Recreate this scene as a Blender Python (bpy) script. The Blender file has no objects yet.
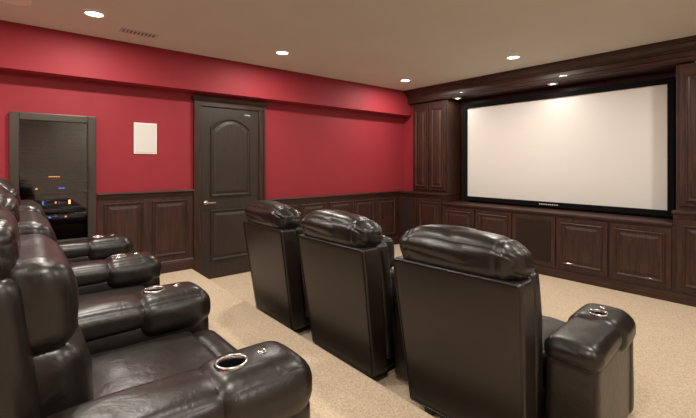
import bpy, bmesh, math
from mathutils import Vector, Matrix, noise
S=bpy.context.scene
COL=S.collection
S.view_settings.view_transform='Standard'
S.view_settings.exposure=0.0
# ------------------------------------------------------------------ materials
def mat(name,col,rough=0.5,metal=0.0,spec=0.5,coat=0.0,emit=None,estr=0):
    m=bpy.data.materials.new(name); m.use_nodes=True
    b=m.node_tree.nodes['Principled BSDF']
    b.inputs['Base Color'].default_value=(*col,1); b.inputs['Roughness'].default_value=rough
    b.inputs['Metallic'].default_value=metal; b.inputs['Specular IOR Level'].default_value=spec
    b.inputs['Coat Weight'].default_value=coat
    if emit: 
        b.inputs['Emission Color'].default_value=(*emit,1); b.inputs['Emission Strength'].default_value=estr
    return m
def texmix(m,c1,c2,scale,stretch=(1,1,1),detail=4,bump=0.0,bscale=None,dist=0.01,lo=.3,hi=.7,distort=0.0,fold=0):
    nt=m.node_tree; n=nt.nodes; l=nt.links; b=n['Principled BSDF']
    tc=n.new('ShaderNodeTexCoord'); mp=n.new('ShaderNodeMapping'); mp.inputs['Scale'].default_value=stretch
    l.new(tc.outputs['Object'],mp.inputs['Vector'])
    nz=n.new('ShaderNodeTexNoise'); nz.inputs['Scale'].default_value=scale; nz.inputs['Detail'].default_value=detail
    nz.inputs['Distortion'].default_value=distort
    l.new(mp.outputs[0],nz.inputs['Vector'])
    cr=n.new('ShaderNodeValToRGB'); cr.color_ramp.elements[0].position=lo; cr.color_ramp.elements[1].position=hi
    cr.color_ramp.elements[0].color=(*c1,1); cr.color_ramp.elements[1].color=(*c2,1)
    l.new(nz.outputs['Fac'],cr.inputs['Fac']); l.new(cr.outputs['Color'],b.inputs['Base Color'])
    if bump:
        n2=nz
        if bscale:
            n2=n.new('ShaderNodeTexNoise'); n2.inputs['Scale'].default_value=bscale; n2.inputs['Detail'].default_value=3
            l.new(tc.outputs['Object'],n2.inputs['Vector'])
        bp=n.new('ShaderNodeBump'); bp.inputs['Strength'].default_value=bump; bp.inputs['Distance'].default_value=dist
        l.new(n2.outputs['Fac'],bp.inputs['Height']); l.new(bp.outputs['Normal'],b.inputs['Normal'])
        if fold:
            n3=n.new('ShaderNodeTexNoise'); n3.inputs['Scale'].default_value=fold; n3.inputs['Detail'].default_value=3; n3.inputs['Distortion'].default_value=.8
            l.new(tc.outputs['Object'],n3.inputs['Vector'])
            b2=n.new('ShaderNodeBump'); b2.inputs['Strength'].default_value=.3; b2.inputs['Distance'].default_value=.010
            l.new(n3.outputs['Fac'],b2.inputs['Height']); l.new(bp.outputs['Normal'],b2.inputs['Normal']); l.new(b2.outputs['Normal'],b.inputs['Normal'])
    return m
M_red=texmix(mat('red_paint',(.36,.02,.03),.6,spec=.25),(.28,.025,.036),(.30,.028,.040),3,bump=.05,bscale=250,dist=.002)
M_ceil=texmix(mat('ceiling_paint',(.4,.35,.3),.8,spec=.2),(.66,.64,.595),(.69,.67,.625),2,bump=.05,bscale=200,dist=.002)
M_taupe=texmix(mat('taupe_paint',(.4,.33,.26),.8,spec=.2),(.55,.51,.45),(.58,.54,.48),2)
M_wood=texmix(mat('espresso_wood',(.04,.015,.01),.46,spec=.45,coat=.07),(.016,.0060,.0037),(.062,.0225,.013),5,(9,9,.9),6,bump=.06,dist=.003,distort=.6)
M_woodh=texmix(mat('espresso_wood_horizontal',(.04,.015,.01),.46,spec=.45,coat=.07),(.016,.0060,.0037),(.056,.0205,.012),5,(.9,.9,9),6,bump=.06,dist=.003,distort=.6)
M_door=texmix(mat('door_stain',(.03,.018,.012),.5,coat=.05),(.020,.012,.009),(.032,.020,.0145),5,(9,9,.9),5,bump=.04,dist=.003)
M_leather=texmix(mat('dark_leather',(.02,.012,.009),.36,spec=.55,coat=.06),(.0085,.0058,.0047),(.014,.0097,.0077),4,bump=.2,bscale=90,dist=.002,fold=13)
M_leather.node_tree.nodes['Principled BSDF'].inputs['Coat Roughness'].default_value=.24
M_back=texmix(mat('smooth_leather',(.03,.02,.015),.38,spec=.55),(.015,.010,.008),(.022,.015,.012),3,bump=.12,bscale=120,dist=.002)
M_seam=mat('leather_piping',(.006,.005,.0045),.3)
M_black=mat('black_plastic',(.008,.008,.008),.4)
M_cup=mat('cup_inner',(.02,.02,.022),.25,metal=.6)
M_steel=mat('brushed_steel',(.55,.53,.50),.22,metal=1)
M_brass=mat('satin_nickel',(.6,.5,.38),.28,metal=1)
M_white=mat('white_trim',(.8,.78,.74),.4)
M_grille=texmix(mat('speaker_cloth',(.03,.02,.016),.9,spec=.1),(.02,.012,.010),(.045,.028,.022),300,detail=1,bump=.2,dist=.002)
M_screen=texmix(mat('screen_fabric',(.86,.82,.76),.85,spec=.1),(.73,.705,.665),(.74,.715,.675),1)
M_velvet=mat('black_velvet',(.006,.006,.007),.9,spec=.1)
M_lens=mat('lamp_lens',(1,.95,.85),.4,emit=(1,.93,.8),estr=14)
M_frame=mat('bronze_frame',(.07,.06,.05),.4,metal=.6)
M_carpet=texmix(mat('beige_carpet',(.6,.45,.32),.95,spec=.1),(.46,.355,.245),(.67,.55,.41),110,detail=6,bump=.55,bscale=170,dist=.006,lo=.33,hi=.65)
def em(name,c,s): return mat(name,c,.5,emit=c,estr=s)
M_blue=em('led_blue',(.1,.25,1),2.0); M_amber=em('led_amber',(1,.5,.15),6); M_redled=em('led_red',(.9,.4,.1),2.5)
# glass
M_glass=bpy.data.materials.new('smoked_glass'); M_glass.use_nodes=True
nt=M_glass.node_tree; nt.nodes.clear()
o=nt.nodes.new('ShaderNodeOutputMaterial'); mx=nt.nodes.new('ShaderNodeMixShader'); tr=nt.nodes.new('ShaderNodeBsdfTransparent'); gl=nt.nodes.new('ShaderNodeBsdfGlossy'); fr=nt.nodes.new('ShaderNodeFresnel')
tr.inputs[0].default_value=(.75,.7,.7,1); gl.inputs['Roughness'].default_value=.02; fr.inputs[0].default_value=1.8
nt.links.new(fr.outputs[0],mx.inputs[0]); nt.links.new(tr.outputs[0],mx.inputs[1]); nt.links.new(gl.outputs[0],mx.inputs[2]); nt.links.new(mx.outputs[0],o.inputs[0])
# ------------------------------------------------------------------ helpers
def link(name,me,parent=None,loc=(0,0,0)):
    ob=bpy.data.objects.new(name,me); COL.objects.link(ob); ob.location=loc
    if parent: ob.parent=parent
    return ob
def empty(name,loc=(0,0,0),rz=0):
    e=bpy.data.objects.new(name,None); COL.objects.link(e); e.location=loc; e.rotation_euler=(0,0,rz); e.empty_display_size=.1
    return e
def fin(bm,name,m,smooth=False,parent=None,loc=(0,0,0)):
    bmesh.ops.recalc_face_normals(bm,faces=bm.faces)
    me=bpy.data.meshes.new(name); bm.to_mesh(me); bm.free(); me.materials.append(m)
    if smooth:
        for p in me.polygons: p.use_smooth=True
    return link(name,me,parent,loc)
def box(name,x0,x1,y0,y1,z0,z1,m,bevel=0,parent=None):
    x0,x1=min(x0,x1),max(x0,x1); y0,y1=min(y0,y1),max(y0,y1)
    bm=bmesh.new(); bmesh.ops.create_cube(bm,size=1)
    for v in bm.verts: v.co=Vector((v.co.x*(x1-x0),v.co.y*(y1-y0),v.co.z*(z1-z0)))
    if bevel: bmesh.ops.bevel(bm,geom=list(bm.edges),offset=bevel,segments=2,affect='EDGES',profile=.6)
    return fin(bm,name,m,False,parent,((x0+x1)/2,(y0+y1)/2,(z0+z1)/2))
def lathe(name,prof,m,parent=None,loc=(0,0,0),seg=32,rot=None):
    bm=bmesh.new(); rings=[]
    for r,z in prof:
        if r<1e-6: rings.append([bm.verts.new((0,0,z))])
        else: rings.append([bm.verts.new((r*math.cos(2*math.pi*i/seg),r*math.sin(2*math.pi*i/seg),z)) for i in range(seg)])
    for a,b in zip(rings,rings[1:]):
        for i in range(seg):
            j=(i+1)%seg
            if len(a)==1 and len(b)==1: continue
            if len(a)==1: bm.faces.new((a[0],b[i],b[j]))
            elif len(b)==1: bm.faces.new((a[i],b[0],a[j]))
            else: bm.faces.new((a[i],b[i],b[j],a[j]))
    ob=fin(bm,name,m,True,parent,loc)
    if rot: ob.rotation_euler=rot
    return ob
def rpanel(name,org,ad,nd,w,h,m,arch=0,parent=None,frame=.0,s=1.0):
    """raised-panel moulding: loops of shrinking outline with varying relief"""
    ad=Vector(ad); nd=Vector(nd); up=Vector((0,0,1)); N=16
    loops=[(0,0),(0,.010*s),(.006,.016*s),(.014,.016*s),(.022,.006*s),(.030,.003*s),(.038,.003*s),(.070,.013*s),(.075,.013*s)]
    bm=bmesh.new(); R=[]
    for ins,z in loops:
        ins=min(ins,min(w,h)/2-.005)
        pts=[(-w/2+ins,ins),(w/2-ins,ins)]
        for i in range(N+1):
            t=1-2*i/N
            pts.append((t*(w/2-ins),h-ins-arch*(t*t)))
        R.append([bm.verts.new(ad*a+up*b+nd*z) for a,b in pts])
    for A,B in zip(R,R[1:]):
        for i in range(len(A)):
            j=(i+1)%len(A); bm.faces.new((A[i],A[j],B[j],B[i]))
    bm.faces.new(R[-1])
    return fin(bm,name,m,False,parent,org)
def extr(name,prof,axis,a0,a1,m,parent=None,smooth=False):
    """profile list (p,z) extruded; axis x: p is y; axis y: p is x"""
    bm=bmesh.new(); A=[];B=[]
    for p,z in prof:
        if axis=='x': A.append(bm.verts.new((a0,p,z))); B.append(bm.verts.new((a1,p,z)))
        else: A.append(bm.verts.new((p,a0,z))); B.append(bm.verts.new((p,a1,z)))
    n=len(A)
    for i in range(n): bm.faces.new((A[i],A[(i+1)%n],B[(i+1)%n],B[i]))
    bm.faces.new(A); bm.faces.new(B)
    return fin(bm,name,m,smooth,parent)
# ------------------------------------------------------------------ dimensions
XW=-4.75; XR=1.7; YB=-1.9; YS=5.75; H=2.65; RZ=.17; RY=1.55
XS=-4.55; ZS=2.24      # soffit
RK=(-.06,.57,.61,1.86) # rack y0,y1,z0,z1
# room shell
box('floor',XW-.3,XR+.2,YB-.2,YS+.2,-.1,0,M_carpet)
box('riser_floor',XW,XR,YB,RY,0,RZ,M_carpet,.012)
box('ceiling',XW-.6,XR+.2,YB-.2,YS+.2,H,H+.1,M_ceil)
wl=empty('wall_left')
box('wall_panel_rear',XW-.12,XW,YB-.1,RK[0],0,H,M_red,parent=wl)
box('wall_panel_front',XW-.12,XW,RK[1],YS+.1,0,H,M_red,parent=wl)
box('wall_panel_below',XW-.12,XW,RK[0],RK[1],0,RK[2],M_red,parent=wl)
box('wall_panel_above',XW-.12,XW,RK[0],RK[1],RK[3],H,M_red,parent=wl)
box('soffit_left',XW,XS,YB,5.25,ZS,H,M_red)
box('wall_right',XR,XR+.1,YB-.1,YS+.1,0,H,M_taupe)
box('wall_rear',XW-.1,XR+.1,YB-.1,YB,0,H,M_red)
box('wall_front',XW-.1,XR+.1,YS,YS+.1,0,H,M_red)
box('wall_filler',XW,-4.49,5.25,YS,.9,H,M_red)
# ------------------------------------------------------------------ wainscot left wall
def wains(name,y0,y1,zb,zt,panels):
    e=empty(name)
    box('backing_board',XW,XW+.018,y0,y1,zb,zt-.03,M_wood,parent=e)
    extr('base_moulding',[(XW,zb),(XW+.034,zb),(XW+.034,zb+.10),(XW+.028,zb+.12),(XW+.02,zb+.13),(XW,zb+.13)],'y',y0,y1,M_woodh,e)
    extr('chair_rail',[(XW,zt-.075),(XW+.022,zt-.075),(XW+.028,zt-.05),(XW+.03,zt-.03),(XW+.05,zt-.022),(XW+.055,zt-.012),(XW+.05,zt),(XW,zt)],'y',y0,y1,M_woodh,e)
    for a,b in panels:
        rpanel('raised_panel',(XW+.018,(a+b)/2,zb+.19),(0,1,0),(1,0,0),b-a,zt-.11-zb-.19,M_wood,parent=e)
wains('trim_wainscot_left',.60,1.57,RZ,1.10,[(.66,1.03),(1.12,1.49)])
wains('trim_wainscot_rear',YB,-.09,RZ,1.10,[(-1.8,-1.3),(-1.2,-.7),(-.6,-.15)])
wains('trim_wainscot_front',2.50,5.08,0,.93,[(2.58+i*.5,2.58+i*.5+.42) for i in range(5)])
# ------------------------------------------------------------------ door
d=empty('door_1')
y0,y1=1.57,2.50; cw=.085; zt=2.18
box('door_slab',XW,XW+.012,y0+cw,y1-cw,.012,zt-cw,M_door,.002,d)
for a,b,n in ((y0,y0+cw,'casing_left'),(y1-cw,y1,'casing_right')):
    box(n,XW,XW+.03,a,b,0,zt-cw,M_wood,.006,d)
box('casing_bead_left',XW,XW+.042,y0,y0+.025,0,zt,M_wood,.006,d)
box('casing_bead_right',XW,XW+.042,y1-.025,y1,0,zt,M_wood,.006,d)
box('casing_head',XW,XW+.03,y0,y1,zt-cw,zt,M_woodh,.006,d)
extr('casing_cap',[(XW,zt-.02),(XW+.04,zt-.02),(XW+.05,zt),(XW+.06,zt+.015),(XW+.06,zt+.025),(XW,zt+.025)],'y',y0-.02,y1+.02,M_woodh,d)
yc=(y0+y1)/2; pw=.52
rpanel('upper_arched_panel',(XW+.012,yc,1.00),(0,1,0),(1,0,0),pw,.97,M_door,arch=.12,parent=d,s=1.3)
rpanel('lower_panel',(XW+.012,yc,.22),(0,1,0),(1,0,0),pw,.62,M_door,parent=d,s=1.3)
ky=y0+cw+.06
lathe('rosette',[(0,0),(.03,0),(.032,.006),(.02,.014),(.011,.018),(.011,.045),(.0,.045)],M_brass,d,(XW+.012,ky,.93),rot=(0,math.pi/2,0))
box('lever_handle',XW+.045,XW+.062,ky-.012,ky+.11,.92,.94,M_brass,.007,d)
# ------------------------------------------------------------------ AV rack
a=empty('av_equipment_rack')
ry0,ry1,rz0,rz1=RK; D=.5
box('rack_back',XW-D-.02,XW-D,ry0,ry1,rz0,rz1,M_black,parent=a)
box('rack_side_left',XW-D,XW-.01,ry0,ry0+.012,rz0,rz1,M_black,parent=a)
box('rack_side_right',XW-D,XW-.01,ry1-.012,ry1,rz0,rz1,M_black,parent=a)
box('rack_bottom',XW-D,XW-.01,ry0,ry1,rz0,rz0+.012,M_black,parent=a)
box('rack_top',XW-D,XW-.01,ry0,ry1,rz1-.012,rz1,M_black,parent=a)
fw=.05
box('frame_left',XW-.01,XW+.05,ry0-.02,ry0+fw,rz0-.02,rz1+.02,M_frame,.006,a)
box('frame_right',XW-.01,XW+.05,ry1-fw,ry1+.02,rz0-.02,rz1+.02,M_frame,.006,a)
box('frame_top',XW-.01,XW+.048,ry0+fw,ry1-fw,rz1-fw,rz1+.02,M_frame,.006,a)
box('frame_bottom',XW-.01,XW+.048,ry0+fw,ry1-fw,rz0-.02,rz0+fw,M_frame,.006,a)
box('glass_pane',XW+.015,XW+.021,ry0+fw,ry1-fw,rz0+fw,rz1-fw,M_glass,parent=a)
box('door_pull',XW+.05,XW+.07,ry1-.04,ry1-.025,1.15,1.38,M_frame,.005,a)
M_comp=mat('component_face',(.014,.012,.012),.5,metal=.2); M_blind_refl=mat('blind_reflection',(.05,.009,.009),.9,spec=.1)
zz=rz0+.06
comps=[(.13,((.10,.04,.02,M_blue),)),(.09,((.20,.02,.012,M_blue),(.33,.016,.014,M_redled))),
 (.14,((.06,.018,.065,M_amber),(.15,.014,.03,M_blue),(.25,.014,.02,M_redled),(.36,.016,.04,M_amber))),(.08,((.10,.016,.014,M_redled),(.28,.05,.010,M_blue))),(.09,((.20,.09,.008,M_redled),))]
for i,(hh,ms) in enumerate(comps):
    box('component_%d'%i,XW-.45,XW-.08,ry0+.065,ry1-.065,zz,zz+hh,M_comp,.005,a)
    for (off,w_,h_,mm) in ms:
        yy=ry0+.07+off
        box('indicator',XW-.08,XW-.076,yy,yy+w_,zz+hh*.5-h_/2,zz+hh*.5+h_/2,mm,parent=a)
    box('shelf_%d'%i,XW-.45,XW-.07,ry0+.012,ry1-.012,zz-.012,zz-.004,M_frame,parent=a)
    zz+=hh+.03
k=0
while zz+.03<rz1-.02:
    box('reflected_slat_%d'%k,XW-.11,XW-.09,ry0+.065,ry1-.065,zz,zz+.028,M_blind_refl,.004,a); zz+=.042; k+=1  # dark red slats imitate window blinds reflected in the glass
# wall speaker
s=empty('wall_speaker')
box('bezel',XW,XW+.012,.94,1.17,1.51,1.85,M_white,.004,s)
box('grille',XW+.012,XW+.016,.955,1.155,1.525,1.835,mat('white_grille',(.66,.64,.61),.7),.002,s)
# ------------------------------------------------------------------ media wall
c=empty('media_wall_cabinetry')
BY=5.08; UY=5.20; LZ=.80; nd=(0,-1,0); ax=(1,0,0)
cxl,cxr=-3.77,-.95       # niche limits
RX=.9                    # right end
# base carcass
box('base_carcass',XW+.0,RX,BY,YS-.02,.09,LZ-.03,M_wood,parent=c)
box('toe_base',XW+.0,RX,BY-.012,BY+.05,0,.10,M_woodh,.004,c)
box('ledge_top',cxl,cxr,BY-.03,YS-.02,LZ-.03,LZ,M_woodh,.008,c)
def door_at(x0,x1,z0,z1,Y,grille=False,n='cabinet_door'):
    e=c
    w=x1-x0
    box(n,x0,x1,Y-.018,Y,z0,z1,M_wood,.003,e)
    if grille:
        box(n+'_speaker_cloth',x0+.05,x1-.05,Y-.024,Y-.018,z0+.05,z1-.05,M_grille,.002,e)
    else:
        rpanel(n+'_panel',((x0+x1)/2,Y-.018,z0+.05),ax,nd,w-.10,z1-z0-.10,M_wood,parent=e)
mw=(cxr-cxl)/5
for i in range(5):
    x0=cxl+i*mw
    door_at(x0+.012,x0+mw-.012,.13,LZ-.06,BY,grille=(i==2))
door_at(XW+.05,-4.31,.13,.84,BY,True)
door_at(-4.28,cxl-.03,.13,.84,BY)
# left base raised part under tall column
box('base_left_block',XW,cxl,BY,YS-.02,LZ-.03,.90,M_wood,parent=c)
box('base_left_cap',XW,cxl+.01,BY-.03,YS-.02,.90,.93,M_woodh,.008,c)
box('base_right_block',cxr,RX,BY,YS-.02,LZ-.03,.90,M_wood,parent=c)
box('base_right_cap',cxr-.01,RX,BY-.03,YS-.02,.90,.93,M_woodh,.008,c)
for i in range(3):
    door_at(cxr+.03+i*.6,cxr+.6+i*.6,.13,.84,BY)
# tall columns
box('tall_column_left',-4.49,cxl,UY,YS-.02,.93,2.42,M_wood,parent=c)
box('tall_column_right',cxr,RX,UY,YS-.02,.93,2.42,M_wood,parent=c)
for x0,x1 in ((-4.47,-4.145),(-4.125,-3.80)):
    door_at(x0,x1,.97,2.36,UY)
for i in range(4):
    door_at(cxr+.03+i*.44,cxr+.45+i*.44,.97,2.36,UY)
# niche back
box('niche_back',cxl,cxr,5.56,YS-.02,LZ,H,M_wood,parent=c)
# header + crown
box('header_beam',XS-.0,RX,5.14,5.70,2.43,H,M_woodh,.004,c)
extr('crown_moulding',[(5.14,2.44),(5.125,2.44),(5.12,2.47),(5.13,2.48),(5.13,2.53),(5.115,2.535),(5.11,2.55),(5.09,2.565),(5.06,2.60),(5.04,2.61),(5.03,2.63),(5.03,H),(5.14,H)],'x',XS,RX,M_woodh,c)
box('wall_right_return',RX,XR,BY,YS,0,H,M_taupe)
# screen
p=empty('projection_screen')
sx0,sx1,sz0,sz1,SY=-3.59,-1.07,.89,2.28,5.47; fb=.065
box('screen_surface',sx0,sx1,SY,SY+.02,sz0,sz1,M_screen,parent=p)
box('frame_top',sx0-fb,sx1+fb,SY-.03,SY+.03,sz1,sz1+fb,M_velvet,.008,p)
box('frame_bottom',sx0-fb,sx1+fb,SY-.03,SY+.03,sz0-fb,sz0,M_velvet,.008,p)
box('frame_left',sx0-fb,sx0,SY-.03,SY+.03,sz0,sz1,M_velvet,.008,p)
box('frame_right',sx1,sx1+fb,SY-.03,SY+.03,sz0,sz1,M_velvet,.008,p)
for i in range(9):
    box('badge_letter_%d'%i,-2.45+i*.028,-2.45+i*.028+.016,SY-.033,SY-.03,sz0-.040,sz0-.028,M_white,parent=p)
box('screen_wall_mount',sx0+.3,sx1-.3,SY+.03,5.56,1.4,1.6,M_black,parent=p)
# ------------------------------------------------------------------ lights
def down(x,y,pw=22.5,r=.062,z=H,nm='recessed_downlight'):
    e=empty(nm,(x,y,z))
    lathe('trim_ring',[(r,-.002),(r+.004,-.012),(r+.022,-.010),(r+.03,-.001)],M_white,e,seg=40)
    lathe('lens',[(0,-.004),(r,-.004)],M_lens,e,seg=40)
    L=bpy.data.lights.new('lamp','AREA'); L.shape='DISK'; L.size=2*r; L.energy=pw; L.color=(1,.94,.845)
    lo=bpy.data.objects.new('lamp',L); COL.objects.link(lo); lo.parent=e; lo.location=(0,0,-.02)
for x,y in ((-3.85,.47),(-3.85,2.25),(-3.95,4.40),(-2.29,4.42),(-2.29,.40),(-.55,.40),(-.55,2.3),(-.2,4.42),(-2.29,-1.2),(-.55,-1.2),(-3.85,-1.2),(1.0,1.2)):  # lamps beyond the frame are added, unseen, to even out the room light
    down(x,y)
for x in (-3.62,-2.19,-.75):
    down(x,5.24,1.4,.035,2.43,'puck_light')
# vent
v=empty('ceiling_vent',(-4.15,.87,H),0)
box('vent_frame',-.06,.06,-.16,.16,-.008,0,mat('vent_paint',(.56,.52,.47),.6),.003,v)
for i in range(9): box('slot_%d'%i,-.040,.040,-.14+i*.032,-.14+i*.032+.011,-.010,-.008,M_frame,parent=v)
lathe('ceiling_speaker',[(0,-.006),(.09,-.006),(.1,-.012),(.115,-.01),(.12,0)],M_white,None,(-3.9,-.05,H),seg=40)
# ------------------------------------------------------------------ recliners
def rbox(name,size,cen,r,m,puff=(0,0,0),n=15,deform=None,wr=0.0,wsc=(9,9,9),seed=0):
    bm=bmesh.new(); bmesh.ops.create_cube(bm,size=2)
    bmesh.ops.subdivide_edges(bm,edges=list(bm.edges),cuts=n,use_grid_fill=True)
    hs=[s/2 for s in size]
    for v in bm.verts:
        t=[c*(1.5-.5*c*c) for c in v.co]
        p=[t[i]*hs[i] for i in range(3)]
        q=[max(-(hs[i]-r),min(hs[i]-r,p[i])) for i in range(3)]
        off=Vector([p[i]-q[i] for i in range(3)])
        if off.length>1e-9: off=off.normalized()*r
        f=[q[i]+off[i] for i in range(3)]
        g=[1-c*c for c in t]
        f[0]+=puff[0]*t[0]*g[1]*g[2]; f[1]+=puff[1]*t[1]*g[0]*g[2]; f[2]+=puff[2]*t[2]*g[0]*g[1]
        v.co=Vector(f)
    bm.normal_update()
    if wr:
        mv=[]
        for v in bm.verts:
            q=Vector((v.co.x*wsc[0],v.co.y*wsc[1],v.co.z*wsc[2]))+Vector((seed*3.1,seed*1.7,seed))
            k=noise.noise(q)
            mv.append((v,v.normal*wr*(k*1.0-(1-min(1,abs(k)*2.2))**2*.5)))
        for v,o in mv: v.co+=o
    for v in bm.verts:
        v.co+=Vector(cen)
        if deform: v.co=deform(v.co)
    bmesh.ops.recalc_face_normals(bm,faces=bm.faces)
    me=bpy.data.meshes.new(name); bm.to_mesh(me); bm.free(); me.materials.append(m)
    for pl in me.polygons: pl.use_smooth=True
    return me
def lean(p):
    return Vector((p.x,p.y-.14*p.z,p.z))
def leanpil(p):
    # stitched seams pinch the pillow near both ends; crown droops slightly there
    u=abs(p.x)/.34
    z=p.z; y=p.y
    g=math.exp(-((abs(p.x)-.245)/.012)**2)
    y=.125+(y-.125)*(1-.07*g); z=1.01+(z-1.01)*(1-.07*g)
    if z>1.0: z-=(z-1.0)*.25*u**4
    return Vector((p.x,y-.14*z,z))
def leanback(p):
    k=.90+.10*min(1,max(0,p.z/.75))
    return Vector((p.x*k,p.y-.14*p.z,p.z))
def tube(name,pts,r,m,closed=True):
    bm=bmesh.new(); n=len(pts); seg=8; rings=[]
    for i,pnt in enumerate(pts):
        a=pts[(i-1)%n]; b=pts[(i+1)%n]; t=(b-a).normalized()
        u=t.cross(Vector((0,1,.14))).normalized(); w=t.cross(u)
        rings.append([bm.verts.new(pnt+u*r*math.cos(2*math.pi*k/seg)+w*r*math.sin(2*math.pi*k/seg)) for k in range(seg)])
    for i in range(n if closed else n-1):
        A=rings[i];B=rings[(i+1)%n]
        for k in range(seg): bm.faces.new((A[k],A[(k+1)%seg],B[(k+1)%seg],B[k]))
    bmesh.ops.recalc_face_normals(bm,faces=bm.faces)
    me=bpy.data.meshes.new(name); bm.to_mesh(me); bm.free(); me.materials.append(m)
    for pl in me.polygons: pl.use_smooth=True
    return me
parts=[]
parts.append(('back_shell',rbox('back_shell',(.71,.14,.88),(0,.07,.50),.018,M_back,(.0,.004,0),deform=leanback,n=19)))
parts.append(('side_wing_gusset',rbox('side_wing_gusset',(.70,.12,.84),(0,.19,.54),.045,M_leather,(.008,.004,0),deform=leanback,n=17,wr=.004,wsc=(5,5,5))))
rp=[]
for (cx,cz,a0) in ((.335,.92,0),(-.335,.92,90),(-.335,.08,180),(.335,.08,270)):
    for k in range(5):
        an=math.radians(a0+k*22.5); rp.append(leanback(Vector((cx+.012*math.cos(an),-.002,cz+.012*math.sin(an)))))
parts.append(('back_piping',tube('back_piping',rp,.0035,M_seam)))
parts.append(('head_pillow',rbox('head_pillow',(.675,.26,.22),(0,.125,1.01),.09,M_leather,(.008,.008,.026),deform=leanpil,wr=.010,wsc=(4,8,14),n=55,seed=2)))
parts.append(('head_cushion',rbox('head_cushion',(.62,.16,.25),(0,.27,.86),.06,M_leather,(.0,.025,.0),deform=lean,wr=.007,wsc=(4,8,12),n=25,seed=5)))
parts.append(('lumbar_cushion',rbox('lumbar_cushion',(.62,.18,.32),(0,.26,.60),.06,M_leather,(0,.03,.0),deform=lean,wr=.007,wsc=(4,8,10),n=25,seed=7)))
parts.append(('seat_cushion',rbox('seat_cushion',(.65,.50,.20),(0,.48,.38),.045,M_leather,(0,0,.028),wr=.007,wsc=(5,5,6),n=29,seed=3)))
parts.append(('seat_front_roll',rbox('seat_front_roll',(.65,.17,.19),(0,.755,.375),.07,M_leather,(0,.008,.01),wr=.006,wsc=(9,8,8),n=23,seed=4)))
parts.append(('footrest_panel',rbox('footrest_panel',(.64,.08,.30),(0,.77,.22),.03,M_leather,(0,.012,0),n=11)))
parts.append(('base_frame',rbox('base_frame',(.56,.60,.26),(0,.42,.17),.02,M_black,n=5)))
for fx in (-.22,.22):
    for fy in (.04,.66):
        parts.append(('foot',rbox('foot',(.05,.05,.07),(fx,fy,.035),.008,M_black,n=3)))
PITCH=.460
def make_pod():
    me=rbox('arm_pod',(.275,.34,.19),(0,.665,.54),.082,M_leather,(.004,.008,.010),wr=.003,wsc=(7,7,7),n=27,seed=8)
    ob=link('tmp',me)
    bm=bmesh.new(); bmesh.ops.create_cone(bm,cap_ends=True,segments=40,radius1=.042,radius2=.042,depth=.15)
    for v in bm.verts: v.co+=Vector((0,.60,.65))
    cm=bpy.data.meshes.new('cut'); bm.to_mesh(cm); bm.free(); co=link('cut',cm)
    md=ob.modifiers.new('b','BOOLEAN'); md.object=co; md.operation='DIFFERENCE'; md.solver='EXACT'
    bpy.context.view_layer.update()
    dg=bpy.context.evaluated_depsgraph_get()
    nm=bpy.data.meshes.new_from_object(ob.evaluated_get(dg)); nm.name='arm_pod'
    bpy.data.objects.remove(ob); bpy.data.objects.remove(co)
    return nm
pod=make_pod()
def lmesh(*a,**k):
    o=lathe(*a,**k); me=o.data; bpy.data.objects.remove(o); return me
cupz=.642
cup=lmesh('cup_holder',[(.0,-.07),(.036,-.07),(.038,-.06),(.0395,.004)],M_cup)
ring=lmesh('cup_ring',[(.0385,-.01),(.039,.003),(.042,.007),(.046,.007),(.049,.002),(.049,-.012)],M_steel)
btn=lmesh('control_button',[(0,.004),(.008,.004),(.009,.003),(.010,.005),(.015,.005),(.017,-.012)],M_steel)
arm=[('arm_side',rbox('arm_side',(.225,.66,.50),(0,.47,.29),.03,M_leather,(.005,.0,0),n=15,wr=.003,wsc=(4,4,3)),(0,0,0)),
     ('arm_pad',rbox('arm_pad',(.25,.44,.12),(0,.35,.56),.055,M_leather,(0,0,.014),n=21,wr=.005,wsc=(7,7,6),seed=9),(0,0,0)),
     ('arm_front_roll',rbox('arm_front_roll',(.25,.12,.50),(0,.765,.28),.055,M_leather,(0,.008,0),n=15,wr=.003,wsc=(6,6,4)),(0,0,0)),
     ('arm_pod',pod,(0,0,0)),
     ('cup_holder',cup,(0,.60,cupz)),('cup_ring',ring,(0,.60,cupz)),('control_button',btn,(0,.70,.644))]
def recliner(x,y,z,rz=0,left=True,right=True,sc=(1,1,1)):
    e=empty('theater_recliner',(x,y,z),rz); e.scale=sc
    for n,me in parts: link(n,me,e)
    for sgn,use in ((-1,left),(1,right)):
        if use:
            for n,me,l in arm: link(n,me,e,(sgn*PITCH+l[0],l[1],l[2]))
    return e
for i,x in enumerate((-3.29,-2.42,-1.55)):
    recliner(x,-.12,RZ,0,left=(i==0),right=True,sc=(.946,1,1))
F=(1,1,.94)
recliner(-3.03,1.69,0,math.radians(-1),True,True,F)
recliner(-2.11,1.70,0,math.radians(1),False,True,F)
recliner(-1.175,1.74,0,math.radians(4),False,True,F)
# ------------------------------------------------------------------ world + camera
w=bpy.data.worlds.new('World'); S.world=w; w.use_nodes=True; w.node_tree.nodes['Background'].inputs[0].default_value=(.02,.02,.02,1)
cd=bpy.data.cameras.new('camera'); cam=bpy.data.objects.new('camera',cd); COL.objects.link(cam)
cam.location=(0,0,1.40); cam.rotation_euler=(math.pi/2,0,math.radians(50.2))
cd.sensor_width=36; cd.lens=393/696*36; cd.shift_y=-45/696; cd.clip_start=.05
S.camera=cam
